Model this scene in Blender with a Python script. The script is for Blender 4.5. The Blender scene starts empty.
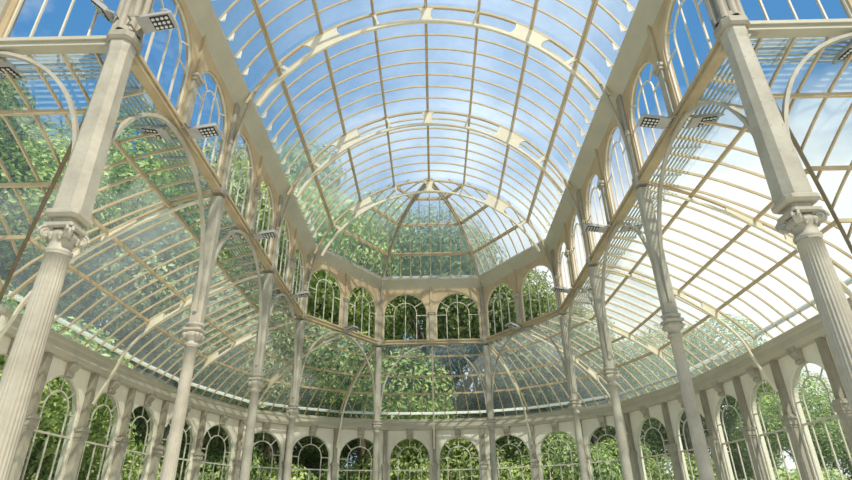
import bpy, math, random
from mathutils import Vector, Matrix
C = bpy.context.scene.collection
PI = math.pi
S, ZO = 4.0, 1.6                       # metres per plan unit, eye height

# ------------------------------------------------------------------ helpers
class MB:
    """collects faces in plan units (x, y, h); build() scales them to metres"""
    def __init__(s): s.v = []; s.f = []; s.sm = []
    def add(s, vs, fs, smooth=False):
        b = len(s.v); s.v += [tuple(v) for v in vs]
        for f in fs:
            s.f.append(tuple(i + b for i in f)); s.sm.append(smooth)
    def bar(s, a, b, w, d, up=(0, 0, 1)):
        a, b = Vector(a), Vector(b); t = (b - a)
        if t.length < 1e-7: return
        t.normalize(); up = Vector(up)
        r = t.cross(up)
        if r.length < 1e-5: r = t.cross(Vector((1, 0, 0)))
        r.normalize(); u = r.cross(t)
        vs = []
        for p in (a, b):
            for i, j in ((-1, -1), (1, -1), (1, 1), (-1, 1)):
                vs.append(p + r * (i * w / 2) + u * (j * d / 2))
        s.add(vs, [(0, 1, 2, 3), (7, 6, 5, 4), (0, 4, 5, 1), (1, 5, 6, 2), (2, 6, 7, 3), (3, 7, 4, 0)])
    def sweep(s, pts, secs, closed=False, smooth=False, caps=True):
        """pts: list of rings (lists of points)"""
        n = len(secs[0]); vs = [p for r in secs for p in r]; fs = []
        m = len(secs)
        for i in range(m if closed else m - 1):
            j = (i + 1) % m
            for k in range(n):
                l = (k + 1) % n
                fs.append((i * n + k, j * n + k, j * n + l, i * n + l))
        if caps and not closed:
            fs.append(tuple(range(n))[::-1]); fs.append(tuple(range((m - 1) * n, m * n)))
        s.add(vs, fs, smooth)
    def tube(s, pts, r, n=8, smooth=True):
        pts = [Vector(p) for p in pts]; rr = r if isinstance(r, (list, tuple)) else [r] * len(pts)
        rings = []; ref = None
        for i, p in enumerate(pts):
            t = (pts[min(i + 1, len(pts) - 1)] - pts[max(i - 1, 0)]).normalized()
            if ref is None:
                ref = t.cross(Vector((0.3, 0.2, 1)));
                if ref.length < 1e-3: ref = t.cross(Vector((1, 0, 0)))
            ref = (ref - t * ref.dot(t)).normalized(); b = t.cross(ref)
            rings.append([p + (ref * math.cos(2 * PI * k / n) + b * math.sin(2 * PI * k / n)) * rr[i] for k in range(n)])
        s.sweep(None, rings, smooth=smooth)
    def ribbon(s, pts, ups, w, d):
        """rectangular bar along a 3-D polyline; ups = the depth direction at each point"""
        rings = []
        for i, p in enumerate(pts):
            t = (Vector(pts[min(i + 1, len(pts) - 1)]) - Vector(pts[max(i - 1, 0)])).normalized()
            u = Vector(ups[i]); u = (u - t * u.dot(t)).normalized(); r = t.cross(u)
            p = Vector(p)
            rings.append([p - r * w / 2 - u * d / 2, p + r * w / 2 - u * d / 2, p + r * w / 2 + u * d / 2, p - r * w / 2 + u * d / 2])
        s.sweep(None, rings)
    def lathe(s, c, prof, n=24, flute=0, depth=0.0, rot=0.0, smooth=True):
        """prof: list of (r, h)"""
        rings = []
        for r, h in prof:
            ring = []
            for k in range(n):
                a = 2 * PI * k / n + rot
                q = r * (1 - (depth * (0.5 - 0.5 * math.cos(a * flute)) if flute else 0))
                ring.append((c[0] + q * math.cos(a), c[1] + q * math.sin(a), h))
            rings.append(ring)
        s.sweep(None, rings, smooth=smooth)
    def prism(s, c, prof, cham=0.3, rot=0.0):
        """chamfered-square post: prof (half width, h)"""
        rings = []
        for w, h in prof:
            q = w * (1 - cham); ring = []
            for x, y in ((w, -q), (w, q), (q, w), (-q, w), (-w, q), (-w, -q), (-q, -w), (q, -w)):
                ring.append((c[0] + x * math.cos(rot) - y * math.sin(rot), c[1] + x * math.sin(rot) + y * math.cos(rot), h))
            rings.append(ring)
        s.sweep(None, rings)
    def build(s, name, mat, parent=None, metres=False, origin=None):
        me = bpy.data.meshes.new(name)
        o = Vector(origin) if origin else Vector((0, 0, 0))
        if metres: vs = [(v[0] - o.x, v[1] - o.y, v[2] - o.z) for v in s.v]
        else: vs = [(v[0] * S - o.x, v[1] * S - o.y, v[2] * S + ZO - o.z) for v in s.v]
        me.from_pydata(vs, [], s.f)
        me.polygons.foreach_set('use_smooth', s.sm)
        me.materials.append(mat); me.update()
        ob = bpy.data.objects.new(name, me); C.objects.link(ob)
        if parent: ob.parent = parent
        elif origin: ob.location = o
        return ob

def W(x, y, h): return (x * S, y * S, h * S + ZO)
def tag(o, label, cat, group=None, kind=None):
    o['label'] = label; o['category'] = cat
    if group: o['group'] = group
    if kind: o['kind'] = kind
    return o
def thing(name, label, cat, loc, group=None, kind=None):
    o = bpy.data.objects.new(name, None); C.objects.link(o); o.location = loc; o.empty_display_size = 0.2
    return tag(o, label, cat, group, kind)
def part(mb, name, mat, parent): return mb.build(name, mat, parent, origin=tuple(parent.location))
def copy_tree(o, parent=None):
    c = o.copy(); C.objects.link(c)
    if parent: c.parent = parent
    for ch in list(o.children): copy_tree(ch, c)
    return c
ORD = ['', 'first', 'second', 'third', 'fourth', 'fifth', 'sixth', 'seventh', 'eighth', 'ninth', 'tenth', 'eleventh', 'twelfth']

class Frame:
    """vertical plane through a-b: local (s along, d outward, h)"""
    def __init__(f, a, b, out):
        a, b = Vector(a), Vector(b); f.m = (a + b) / 2; f.t = (b - a).normalized(); f.L = (b - a).length
        n = Vector((-f.t.y, f.t.x))
        if n.dot(Vector(out)) < 0: n = -n
        f.n = n
    def p(f, s, d, h):
        q = f.m + f.t * s + f.n * d; return (q.x, q.y, h)

def strip(mb, fr, pts, w, d0, d1, closed=False):
    """flat bar of in-plane width w following 2-D polyline pts (s,h), between depths d0,d1"""
    n = len(pts); rings = []
    for i, p in enumerate(pts):
        a = pts[i - 1] if (i > 0 or closed) else p
        b = pts[(i + 1) % n] if (i < n - 1 or closed) else p
        t = Vector((b[0] - a[0], b[1] - a[1])).normalized(); q = Vector((-t.y, t.x)) * (w / 2)
        rings.append([fr.p(p[0] + q.x, d0, p[1] + q.y), fr.p(p[0] - q.x, d0, p[1] - q.y),
                      fr.p(p[0] - q.x, d1, p[1] - q.y), fr.p(p[0] + q.x, d1, p[1] + q.y)])
    mb.sweep(None, rings, closed=closed)

def arc(cx, h, r, a0, a1, n):
    return [(cx + r * math.cos(a0 + (a1 - a0) * i / n), h + r * math.sin(a0 + (a1 - a0) * i / n)) for i in range(n + 1)]

def holed_panel(mb, fr, half, h0, h1, r, spring, d0, d1, n=20, left=None, right=None):
    """wall panel with an arched opening of half width r"""
    L = -half if left is None else left; R = half if right is None else right
    ins = [(-r, h0)] + [(-r, spring)] + arc(0, spring, r, PI, 0, n) + [(r, spring), (r, h0)]
    outs = [(L, h0), (L, spring)] + [(L + (R - L) * i / n, h1) for i in range(n + 1)] + [(R, spring), (R, h0)]
    m = len(ins); vs = []
    for d in (d0, d1):
        for p in ins: vs.append(fr.p(p[0], d, p[1]))
        for p in outs: vs.append(fr.p(p[0], d, p[1]))
    fs = []
    for i in range(m - 1):
        fs.append((i, i + 1, m + i + 1, m + i))
        fs.append((2 * m + i, 3 * m + i, 3 * m + i + 1, 2 * m + i + 1))
        fs.append((i, 2 * m + i, 2 * m + i + 1, i + 1))
        fs.append((m + i, m + i + 1, 3 * m + i + 1, 3 * m + i))
    mb.add(vs, fs)

# ------------------------------------------------------------------ materials
def nodes(name):
    m = bpy.data.materials.new(name); m.use_nodes = True
    nt = m.node_tree; nt.nodes.clear()
    out = nt.nodes.new('ShaderNodeOutputMaterial'); return m, nt, out
def N(nt, t, **k):
    n = nt.nodes.new(t)
    for a, b in k.items(): setattr(n, a, b)
    return n
def painted(name, c, c2, rough=0.55, scale=2.2, bump=0.02, spec=0.35):
    m, nt, out = nodes(name)
    b = N(nt, 'ShaderNodeBsdfPrincipled'); tc = N(nt, 'ShaderNodeTexCoord')
    no = N(nt, 'ShaderNodeTexNoise'); no.inputs['Scale'].default_value = scale; no.inputs['Detail'].default_value = 8
    no.inputs['Roughness'].default_value = 0.65
    rp = N(nt, 'ShaderNodeValToRGB'); rp.color_ramp.elements[0].position = 0.35; rp.color_ramp.elements[1].position = 0.62
    rp.color_ramp.elements[0].color = (*c2, 1); rp.color_ramp.elements[1].color = (*c, 1)
    nt.links.new(tc.outputs['Object'], no.inputs['Vector']); nt.links.new(no.outputs['Fac'], rp.inputs['Fac'])
    nt.links.new(rp.outputs['Color'], b.inputs['Base Color'])
    b.inputs['Roughness'].default_value = rough; b.inputs['Specular IOR Level'].default_value = spec
    if bump:
        n2 = N(nt, 'ShaderNodeTexNoise'); n2.inputs['Scale'].default_value = 18; n2.inputs['Detail'].default_value = 4
        bp = N(nt, 'ShaderNodeBump'); bp.inputs['Strength'].default_value = 0.25; bp.inputs['Distance'].default_value = bump
        nt.links.new(tc.outputs['Object'], n2.inputs['Vector']); nt.links.new(n2.outputs['Fac'], bp.inputs['Height'])
        nt.links.new(bp.outputs['Normal'], b.inputs['Normal'])
    nt.links.new(b.outputs[0], out.inputs['Surface']); return m
def glass(name, tint, veil, veilc, gloss=0.05, dirt_scale=0.5, dirt=0.5):
    m, nt, out = nodes(name)
    tr = N(nt, 'ShaderNodeBsdfTransparent'); tr.inputs['Color'].default_value = (*tint, 1)
    tl = N(nt, 'ShaderNodeBsdfTranslucent'); tl.inputs['Color'].default_value = (*veilc, 1)
    df = N(nt, 'ShaderNodeBsdfDiffuse'); df.inputs['Color'].default_value = (*veilc, 1)
    m0 = N(nt, 'ShaderNodeMixShader'); m0.inputs[0].default_value = 0.08
    nt.links.new(tl.outputs[0], m0.inputs[1]); nt.links.new(df.outputs[0], m0.inputs[2])
    m1 = N(nt, 'ShaderNodeMixShader')
    tc = N(nt, 'ShaderNodeTexCoord'); no = N(nt, 'ShaderNodeTexNoise'); no.inputs['Scale'].default_value = dirt_scale
    no.inputs['Detail'].default_value = 6; no.inputs['Roughness'].default_value = 0.6
    nt.links.new(tc.outputs['Object'], no.inputs['Vector'])
    mr = N(nt, 'ShaderNodeMapRange'); mr.inputs['From Min'].default_value = 0.35; mr.inputs['From Max'].default_value = 0.7
    mr.inputs['To Min'].default_value = veil * (1 - dirt); mr.inputs['To Max'].default_value = veil * (1 + dirt)
    nt.links.new(no.outputs['Fac'], mr.inputs['Value']); nt.links.new(mr.outputs[0], m1.inputs[0])
    nt.links.new(tr.outputs[0], m1.inputs[1]); nt.links.new(m0.outputs[0], m1.inputs[2])
    gl = N(nt, 'ShaderNodeBsdfGlossy'); gl.inputs['Roughness'].default_value = 0.03; gl.inputs['Color'].default_value = (0.9, 0.95, 1, 1)
    m2 = N(nt, 'ShaderNodeMixShader'); fr = N(nt, 'ShaderNodeLayerWeight'); fr.inputs['Blend'].default_value = 0.12
    mu = N(nt, 'ShaderNodeMath', operation='MULTIPLY'); mu.inputs[1].default_value = gloss * 6
    mu.use_clamp = True
    nt.links.new(fr.outputs['Fresnel'], mu.inputs[0]); nt.links.new(mu.outputs[0], m2.inputs[0])
    nt.links.new(m1.outputs[0], m2.inputs[1]); nt.links.new(gl.outputs[0], m2.inputs[2])
    nt.links.new(m2.outputs[0], out.inputs['Surface']); return m
def leafmat(name, dark, mid, light, trans=0.32):
    m, nt, out = nodes(name)
    geo = N(nt, 'ShaderNodeNewGeometry'); rp = N(nt, 'ShaderNodeValToRGB')
    e = rp.color_ramp.elements; e[0].color = (*dark, 1); e[1].color = (*light, 1); e.new(0.55).color = (*mid, 1)
    nt.links.new(geo.outputs['Random Per Island'], rp.inputs['Fac'])
    oi = N(nt, 'ShaderNodeObjectInfo'); hs = N(nt, 'ShaderNodeHueSaturation'); hs.inputs['Saturation'].default_value = 0.82
    mr = N(nt, 'ShaderNodeMapRange'); mr.inputs['To Min'].default_value = 0.75; mr.inputs['To Max'].default_value = 1.25
    nt.links.new(oi.outputs['Random'], mr.inputs['Value']); nt.links.new(mr.outputs[0], hs.inputs['Value'])
    nt.links.new(rp.outputs['Color'], hs.inputs['Color'])
    d = N(nt, 'ShaderNodeBsdfDiffuse'); t = N(nt, 'ShaderNodeBsdfTranslucent'); mx = N(nt, 'ShaderNodeMixShader')
    mx.inputs[0].default_value = trans
    nt.links.new(hs.outputs['Color'], d.inputs['Color']); nt.links.new(hs.outputs['Color'], t.inputs['Color'])
    nt.links.new(d.outputs[0], mx.inputs[1]); nt.links.new(t.outputs[0], mx.inputs[2])
    nt.links.new(mx.outputs[0], out.inputs['Surface']); return m
def emis(name, c, s):
    m, nt, out = nodes(name); e = N(nt, 'ShaderNodeEmission'); e.inputs[0].default_value = (*c, 1); e.inputs[1].default_value = s
    nt.links.new(e.outputs[0], out.inputs['Surface']); return m

M = dict(
    iron=painted('cream_painted_iron', (0.56, 0.49, 0.36), (0.47, 0.40, 0.28)),
    pier=painted('pale_grey_painted_iron', (0.45, 0.415, 0.32), (0.345, 0.31, 0.235)),
    post=painted('grey_painted_post', (0.36, 0.32, 0.24), (0.27, 0.24, 0.175)),
    beam=painted('gutter_paint', (0.51, 0.475, 0.36), (0.44, 0.405, 0.30), scale=1.0),
    sill=painted('ochre_sill_paint', (0.50, 0.40, 0.245), (0.40, 0.31, 0.18)),
    bar=painted('buff_glazing_bar', (0.62, 0.49, 0.31), (0.50, 0.39, 0.24), bump=0),
    rib=painted('cream_arch_rib', (0.82, 0.74, 0.57), (0.70, 0.61, 0.44), scale=1.5),
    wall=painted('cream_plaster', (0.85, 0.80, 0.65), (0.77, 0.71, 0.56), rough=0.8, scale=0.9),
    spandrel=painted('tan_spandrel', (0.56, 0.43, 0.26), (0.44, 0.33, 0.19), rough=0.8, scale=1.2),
    tracery=painted('pale_window_paint', (0.72, 0.67, 0.54), (0.60, 0.54, 0.42), bump=0),
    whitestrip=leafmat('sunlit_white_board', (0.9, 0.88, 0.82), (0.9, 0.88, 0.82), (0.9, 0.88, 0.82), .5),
    white=painted('white_flashing', (0.86, 0.82, 0.72), (0.74, 0.70, 0.60), scale=4),
    lamp=painted('grey_lamp_housing', (0.42, 0.41, 0.38), (0.34, 0.33, 0.30), rough=0.4, bump=0),
    lampdark=painted('dark_lamp_glass', (0.035, 0.035, 0.04), (0.025, 0.025, 0.03), rough=0.15, bump=0),
    darkbar=painted('dark_brown_bar', (0.20, 0.155, 0.095), (0.15, 0.11, 0.065), bump=0),  # dark brown for the diagonal valley ribs, deeper than the buff bars
    led=painted('led_lens', (0.62, 0.62, 0.58), (0.55, 0.55, 0.5), rough=0.2, bump=0),
    floor=painted('pale_stone_floor', (0.80, 0.76, 0.67), (0.70, 0.66, 0.57), rough=0.35, scale=1.2),
    grass=painted('park_grass', (0.10, 0.17, 0.04), (0.06, 0.11, 0.03), rough=0.9, scale=0.4),
    bark=painted('grey_bark', (0.22, 0.18, 0.13), (0.12, 0.10, 0.07), rough=0.9, scale=3),
    paleb=painted('pale_plane_bark', (0.50, 0.47, 0.40), (0.32, 0.30, 0.25), rough=0.9, scale=3),
    roofglass=glass('roof_glass', (0.88, 0.95, 0.96), 0.34, (0.86, 0.92, 0.92), gloss=0.03, dirt_scale=0.35, dirt=0.35),
    aisleglass=glass('aisle_roof_glass', (0.88, 0.96, 0.93), 0.21, (0.86, 0.93, 0.88), gloss=0.05, dirt_scale=0.3, dirt=0.5),
    clearglass=glass('clear_window_glass', (0.95, 0.97, 0.97), 0.02, (0.8, 0.85, 0.85), gloss=0.015, dirt_scale=0.8),
    lowglass=glass('lower_window_glass', (0.90, 0.94, 0.92), 0.06, (0.7, 0.75, 0.72), gloss=0.02, dirt_scale=0.8),
    leafA=leafmat('bright_leaves', (0.16, 0.26, 0.04), (0.44, 0.58, 0.12), (0.72, 0.78, 0.26)),
    leafB=leafmat('deep_leaves', (0.11, 0.20, 0.05), (0.33, 0.46, 0.12), (0.60, 0.68, 0.24)),
    leafC=leafmat('olive_leaves', (0.17, 0.23, 0.08), (0.40, 0.48, 0.17), (0.66, 0.70, 0.33)),
)

# ------------------------------------------------------------------ plan (units; camera at the origin)
Y0, B = 1.330, 0.9083
YN = [Y0 + B * i for i in range(4)]                  # nave piers, near to far
X4, Y4 = 0.478, YN[3] + 0.773                        # apse corner piers
HC, HS, HG = 0.762, 1.431, 1.930                     # capital, clerestory sill, gutter soffit
ROOFC = 1.63                                          # centre height of the vault circle
# inner (clerestory) nodes of one half from the back middle outward; L/R by sign
INN = [(0, Y4), (X4 / 2, Y4), (X4, Y4)]
INN += [(X4 + (1 - X4) * k / 4, Y4 + (YN[3] - Y4) * k / 4) for k in (1, 2, 3)] + [(1, YN[3])]
INN += [(1, (YN[3] + YN[2]) / 2), (1, YN[2]), (1, (YN[2] + YN[1]) / 2), (1, YN[1])]
OUT = [(0, 5.73), (0.47, 5.69), (0.925, 5.53), (1.31, 5.27), (1.64, 4.95), (1.79, 4.49), (1.905, 4.06),
       (1.94, 3.64), (1.955, 3.22), (1.955, 2.78), (1.955, 2.33)]
SIDES = ((-1, 'left'), (1, 'right'))
CEN = Vector((0, 3.4))

def outward(a, b):
    m = (Vector(a) + Vector(b)) / 2
    return m - CEN
# nodes of the outer wall, left to right, with their inner partners
OUTALL = [(-x, y) for x, y in OUT[::-1]] + OUT[1:]
INNALL = [(-x, y) for x, y in INN[::-1]] + INN[1:]
ND = len(OUTALL)                                      # 21 nodes, 20 modules; index 10 = back middle

# unit outward direction at each outer node
def node_normal(pts, i):
    a = Vector(pts[max(i - 1, 0)]); b = Vector(pts[min(i + 1, len(pts) - 1)]); t = (b - a).normalized()
    n = Vector((-t.y, t.x))
    if n.dot(Vector(pts[i]) - CEN) < 0: n = -n
    return n

# ------------------------------------------------------------------ aisle roof profile (t, h)
PROF = [(0, 1.437), (0.28, 1.362), (0.54, 1.243), (0.71, 1.148), (0.83, 1.062), (0.93, 0.965), (1.03, 0.86)]
def prof(t):
    P = PROF
    for i in range(len(P) - 1):
        if t <= P[i + 1][0] or i == len(P) - 2:
            p0 = P[max(i - 1, 0)]; p1 = P[i]; p2 = P[i + 1]; p3 = P[min(i + 2, len(P) - 1)]
            u = (t - p1[0]) / (p2[0] - p1[0])
            m1 = (p2[1] - p0[1]) / (p2[0] - p0[0]) * (p2[0] - p1[0]); m2 = (p3[1] - p1[1]) / (p3[0] - p1[0]) * (p2[0] - p1[0])
            u2, u3 = u * u, u * u * u
            return (2 * u3 - 3 * u2 + 1) * p1[1] + (u3 - 2 * u2 + u) * m1 + (-2 * u3 + 3 * u2) * p2[1] + (u3 - u2) * m2
def aisle_pt(i, t, dh=0.0):
    """i: float node index along the wall, t: 0 clerestory .. 1 wall"""
    k = min(int(i), ND - 2); f = i - k
    a = Vector(INNALL[k]).lerp(Vector(INNALL[k + 1]), f); b = Vector(OUTALL[k]).lerp(Vector(OUTALL[k + 1]), f)
    p = a.lerp(b, t); return Vector((p.x, p.y, prof(t) + dh))

# ================================================================== THE SETTING
# floor and ground
mb = MB()
mb.add([(-9, -9, -0.41), (9, -9, -0.41), (9, 14, -0.41), (-9, 14, -0.41)], [(0, 1, 2, 3)])
g = mb.build('ground', M['grass'])
tag(g, 'park lawn outside around the glass pavilion', 'ground', kind='structure')
mb = MB()
pl = [(-3.4, 2.33)] + OUTALL + [(3.4, 2.33), (3.4, -3.0), (-3.4, -3.0)]
n = len(pl)
mb.add([(x, y, -0.4) for x, y in pl] + [(x, y, -0.43) for x, y in pl],
       [tuple(range(n))[::-1], tuple(range(n, 2 * n))] + [(i, (i + 1) % n, n + (i + 1) % n, n + i) for i in range(n)])
fl = mb.build('floor', M['floor']); tag(fl, 'pale stone floor of the pavilion, below the view', 'floor', kind='structure')

# ---- outer wall: modules with arched windows
HW0, HWT, HIMP = -0.4, 0.86, 0.4575
def wall_name(j):
    if 8 <= j <= 11: return 'back'
    return ('left' if j < 8 else 'right')
def win_words(j):
    n = 10 - j if j < 10 else j - 9
    return '%s to the %s of the back wall\'s middle' % (ORD[n], 'left' if j < 10 else 'right')

def lower_window(idx, a, b, label):
    fr = Frame(a, b, outward(a, b)); L = fr.L; r = L * 0.415; spr = 0.73 - r; ri = r * 0.57
    t = thing('window_%d' % idx, label, 'window', W(*fr.p(0, 0.05, HW0)), 'arched windows of the outer wall', 'structure')
    d0, d1 = 0.044, 0.051
    m = MB(); w = 0.008
    strip(m, fr, [(-r + w / 2, HW0 + 0.12), (-r + w / 2, spr)] + arc(0, spr, r - w / 2, PI, 0, 20)[1:-1] + [(r - w / 2, spr), (r - w / 2, HW0 + 0.12)], w, d0, d1)
    part(m, 'frame', M['tracery'], t)
    m = MB(); w = 0.007
    strip(m, fr, [(-ri, HIMP - 0.02), (-ri, spr)] + arc(0, spr, ri, PI, 0, 16)[1:-1] + [(ri, spr), (ri, HIMP - 0.02)], w, d0, d1)
    for a_ in (PI / 4, PI / 2, 3 * PI / 4):
        strip(m, fr, [(ri * math.cos(a_), spr + ri * math.sin(a_)), (r * math.cos(a_), spr + r * math.sin(a_))], w, d0 + .001, d1 - .001)
    for sg in (-1, 1):
        strip(m, fr, [(sg * ri, spr), (sg * r, spr)], w, d0 + .001, d1 - .001)
    part(m, 'tracery', M['tracery'], t)
    m = MB()
    strip(m, fr, [(-r, HIMP - 0.025), (r, HIMP - 0.025)], 0.010, d0 - 0.003, d1 + 0.002); part(m, 'transom', M['tracery'], t)
    for s_ in (-ri, 0, ri):
        m = MB(); strip(m, fr, [(s_, HIMP - 0.025), (s_, HW0 + 0.12)], w, d0, d1); part(m, 'mullion', M['tracery'], t)
    m = MB(); ps = [(-r, HW0 + 0.12)] + arc(0, spr, r, PI, 0, 20) + [(r, HW0 + 0.12)]
    m.add([fr.p(p[0], 0.047, p[1]) for p in ps], [tuple(range(len(ps)))]); part(m, 'pane', M['lowglass'], t)
    return t
walls = {k: MB() for k in ('left', 'back', 'right')}
corbels = {k: [] for k in walls}
for j in range(ND - 1):
    a, b = OUTALL[j], OUTALL[j + 1]; fr = Frame(a, b, outward(a, b)); L = fr.L; k = wall_name(j)
    r = L * 0.415; spr = 0.73 - r
    holed_panel(walls[k], fr, L / 2 + 0.012, HW0 + 0.12, HWT, r, spr, 0.035, 0.075)
    # dado below the window
    for q in ((-L / 2 - .012, L / 2 + .012),):
        walls[k].sweep(None, [[fr.p(s_, 0.03, HW0), fr.p(s_, 0.08, HW0), fr.p(s_, 0.08, HW0 + .12), fr.p(s_, 0.03, HW0 + .12)] for s_ in q])
    corbels[k].append(fr)
    lower_window(j + 1, a, b, 'arched lower window, ' + win_words(j))
for k in walls:
    o = walls[k].build('wall_' + k, M['wall'])
    tag(o, {'left': 'cream outer wall down the left side, pierced by arched windows', 'right': 'cream outer wall down the right side, pierced by arched windows',
            'back': 'cream outer wall across the back, pierced by four arched windows'}[k], 'wall', kind='structure')
    for fr in corbels[k]:   # scrolled console over each window
        m = MB()
        for s_, q in ((-0.032, 1), (0.032, 1)):
            pr = [(0.035, 0.71), (0.020, 0.714), (0.016, 0.724), (0.022, 0.738), (0.008, 0.750), (-0.004, 0.768), (-0.002, 0.79), (0.035, 0.79)]
        rings = [[fr.p(s_, d - 0.002, h + 0.012) for d, h in pr] for s_ in (-0.03, -0.016, 0.016, 0.03)]
        m.sweep(None, rings)
        m.sweep(None, [[fr.p(x, d, h) for d, h in ((-.008, .80), (-.008, .815), (.036, .815), (.036, .80))] for x in (-.04, .04)])
        m.build('console', M['pier'], o)

# transept outer walls (return away from the corner)
for sg, nm in SIDES:
    m = MB(); a, b = (sg * 1.955, 2.33), (sg * 2.42, 2.33)
    fr = Frame(a, b, (0, 1)); L = fr.L; r = L * .415
    holed_panel(m, fr, L / 2 + .012, HW0 + .12, HWT, r, .73 - r, .035, .075)
    m.sweep(None, [[fr.p(s_, 0.03, HW0), fr.p(s_, 0.08, HW0), fr.p(s_, 0.08, HW0 + .12), fr.p(s_, 0.03, HW0 + .12)] for s_ in (-L / 2 - .012, L / 2 + .012)])
    o = m.build('wall_%s_transept' % nm, M['wall']); tag(o, 'cream outer wall of the %s transept, beyond the corner' % nm, 'wall', kind='structure')
    lower_window(21 if sg < 0 else 22, a, b, 'arched lower window in the %s transept wall' % nm)

# cornice gutter above the outer wall
def cornice(name, pts, normals, label):
    m = MB()
    sec = [(0.055, 0.795), (0.0, 0.800), (-0.012, 0.825), (-0.008, 0.862), (-0.016, 0.872), (-0.016, 0.896), (0.03, 0.900), (0.10, 0.862), (0.10, 0.795)]
    rings = []
    for p, nn in zip(pts, normals):
        rings.append([(p[0] + nn[0] * d, p[1] + nn[1] * d, h) for d, h in sec])
    m.sweep(None, rings)
    o = m.build(name, M['beam']); tag(o, label, 'cornice', kind='structure'); return o
nn = [node_normal(OUTALL, i) for i in range(ND)]
for sg, i in ((-1, 0), (1, ND - 1)): nn[i] = Vector((sg, 1.0))
for k, lo, hi in (('left', 0, 8), ('back', 8, 12), ('right', 12, 20)):
    cornice('trim_%s_cornice' % k, OUTALL[lo:hi + 1], nn[lo:hi + 1], 'broad cream box gutter along the top of the %s outer wall' % k)
for sg, nm in SIDES:
    cornice('trim_%s_transept_cornice' % nm, [(sg * 1.955, 2.33), (sg * 2.9, 2.33)], [Vector((sg, 1.0)), Vector((0, 1))],
            'cream box gutter along the %s transept wall' % nm)
# pilasters between the lower windows
for i in range(ND):
    p = Vector(OUTALL[i]); n_ = node_normal(OUTALL, i)
    if i in (0, ND - 1): n_ = Vector((-1 if i == 0 else 1, 0.0))
    tt = Vector((-n_.y, n_.x)); fr = Frame(p - tt * .1, p + tt * .1, n_)
    dd = i - 10
    if dd == 0: lab = 'slim grey pilaster at the very middle of the back wall'
    else: lab = 'slim grey pilaster, %s to the %s of the one at the back wall\'s middle' % (ORD[abs(dd)], 'left' if dd < 0 else 'right')
    t = thing('pilaster', lab, 'pilaster', W(p.x, p.y, HW0), 'pilasters along the outer wall', 'thing')
    m = MB(); w = 0.023
    m.sweep(None, [[fr.p(s_, d, h) for s_, d in ((-w, -.004), (w, -.004), (w, .045), (-w, .045))] for h in (HW0, HIMP - .03)])
    part(m, 'lower_post', M['pier'], t)
    m = MB()
    for w_, d_, h0, h1 in ((.026, -.008, HIMP - .032, HIMP - .018), (.031, -.013, HIMP - .018, HIMP + .012), (.037, -.019, HIMP + .012, HIMP + .026), (.028, -.009, HIMP + .026, HIMP + .036)):
        m.sweep(None, [[fr.p(s_, d, h) for s_, d in ((-w_, d_), (w_, d_), (w_, .045), (-w_, .045))] for h in (h0, h1)])
    part(m, 'impost', M['pier'], t)
    m = MB(); w = 0.0175
    m.sweep(None, [[fr.p(s_, d, h) for s_, d in ((-w, .002), (w, .002), (w, .045), (-w, .045))] for h in (HIMP + .03, .80)])
    part(m, 'upper_post', M['post'], t)

# ---- clerestory: facets of the upper wall between the gutter and the sill
def facet_list():
    F = []
    for sg, nm in SIDES:
        for b in range(3): F.append(((sg, YN[b]), (sg, YN[b + 1]), nm, b))
        F.append(((sg, YN[3]), (sg * X4, Y4), nm + '_apse', 3))
    F.append(((-X4, Y4), (X4, Y4), 'back', 4))
    return F
BAYW = ['nearest nave bay', 'middle nave bay', 'farthest nave bay', 'slanting apse wall', 'back wall']
wi = 23
def clerestory_window(idx, fr, half, off, label):
    """arched clerestory window centred at s=off"""
    global wi
    r = half * 0.82; spr = 1.88 - r; ri = r * 0.52; h0 = HS + 0.012
    t = thing('window_%d' % idx, label, 'window', W(*fr.p(off, 0, h0)), 'arched clerestory windows', 'structure')
    d0, d1 = -0.002, 0.006; w = 0.006
    m = MB()
    strip(m, fr, [(off - r + w / 2, h0), (off - r + w / 2, spr)] + arc(off, spr, r - w / 2, PI, 0, 20)[1:-1] + [(off + r - w / 2, spr), (off + r - w / 2, h0), ], w, d0, d1)
    part(m, 'frame', M['tracery'], t)
    m = MB(); w = 0.0062; hi = spr + 0.005
    strip(m, fr, [(off - ri, h0), (off - ri, hi)] + arc(off, hi, ri, PI, 0, 14)[1:-1] + [(off + ri, hi), (off + ri, h0)], w, d0, d1)
    for a_ in (PI * .2, PI / 2, PI * .8):
        e = r
        strip(m, fr, [(off + ri * math.cos(a_), hi + ri * math.sin(a_)), (off + e * math.cos(a_), spr + e * math.sin(a_))], w, d0 + .001, d1 - .001)
    for sg in (-1, 1):
        strip(m, fr, [(off + sg * ri, hi - .02), (off + sg * r, hi - .02)], w, d0 + .001, d1 - .001)
    part(m, 'tracery', M['tracery'], t)
    m = MB(); strip(m, fr, [(off, h0), (off, hi + ri)], w, d0 + .001, d1 - .001); part(m, 'mullion', M['tracery'], t)
    m = MB(); ps = [(off - r, h0)] + arc(off, spr, r, PI, 0, 20) + [(off + r, h0)]
    m.add([fr.p(p[0], 0.003, p[1]) for p in ps], [tuple(range(len(ps)))]); part(m, 'pane', M['clearglass'], t)
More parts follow.
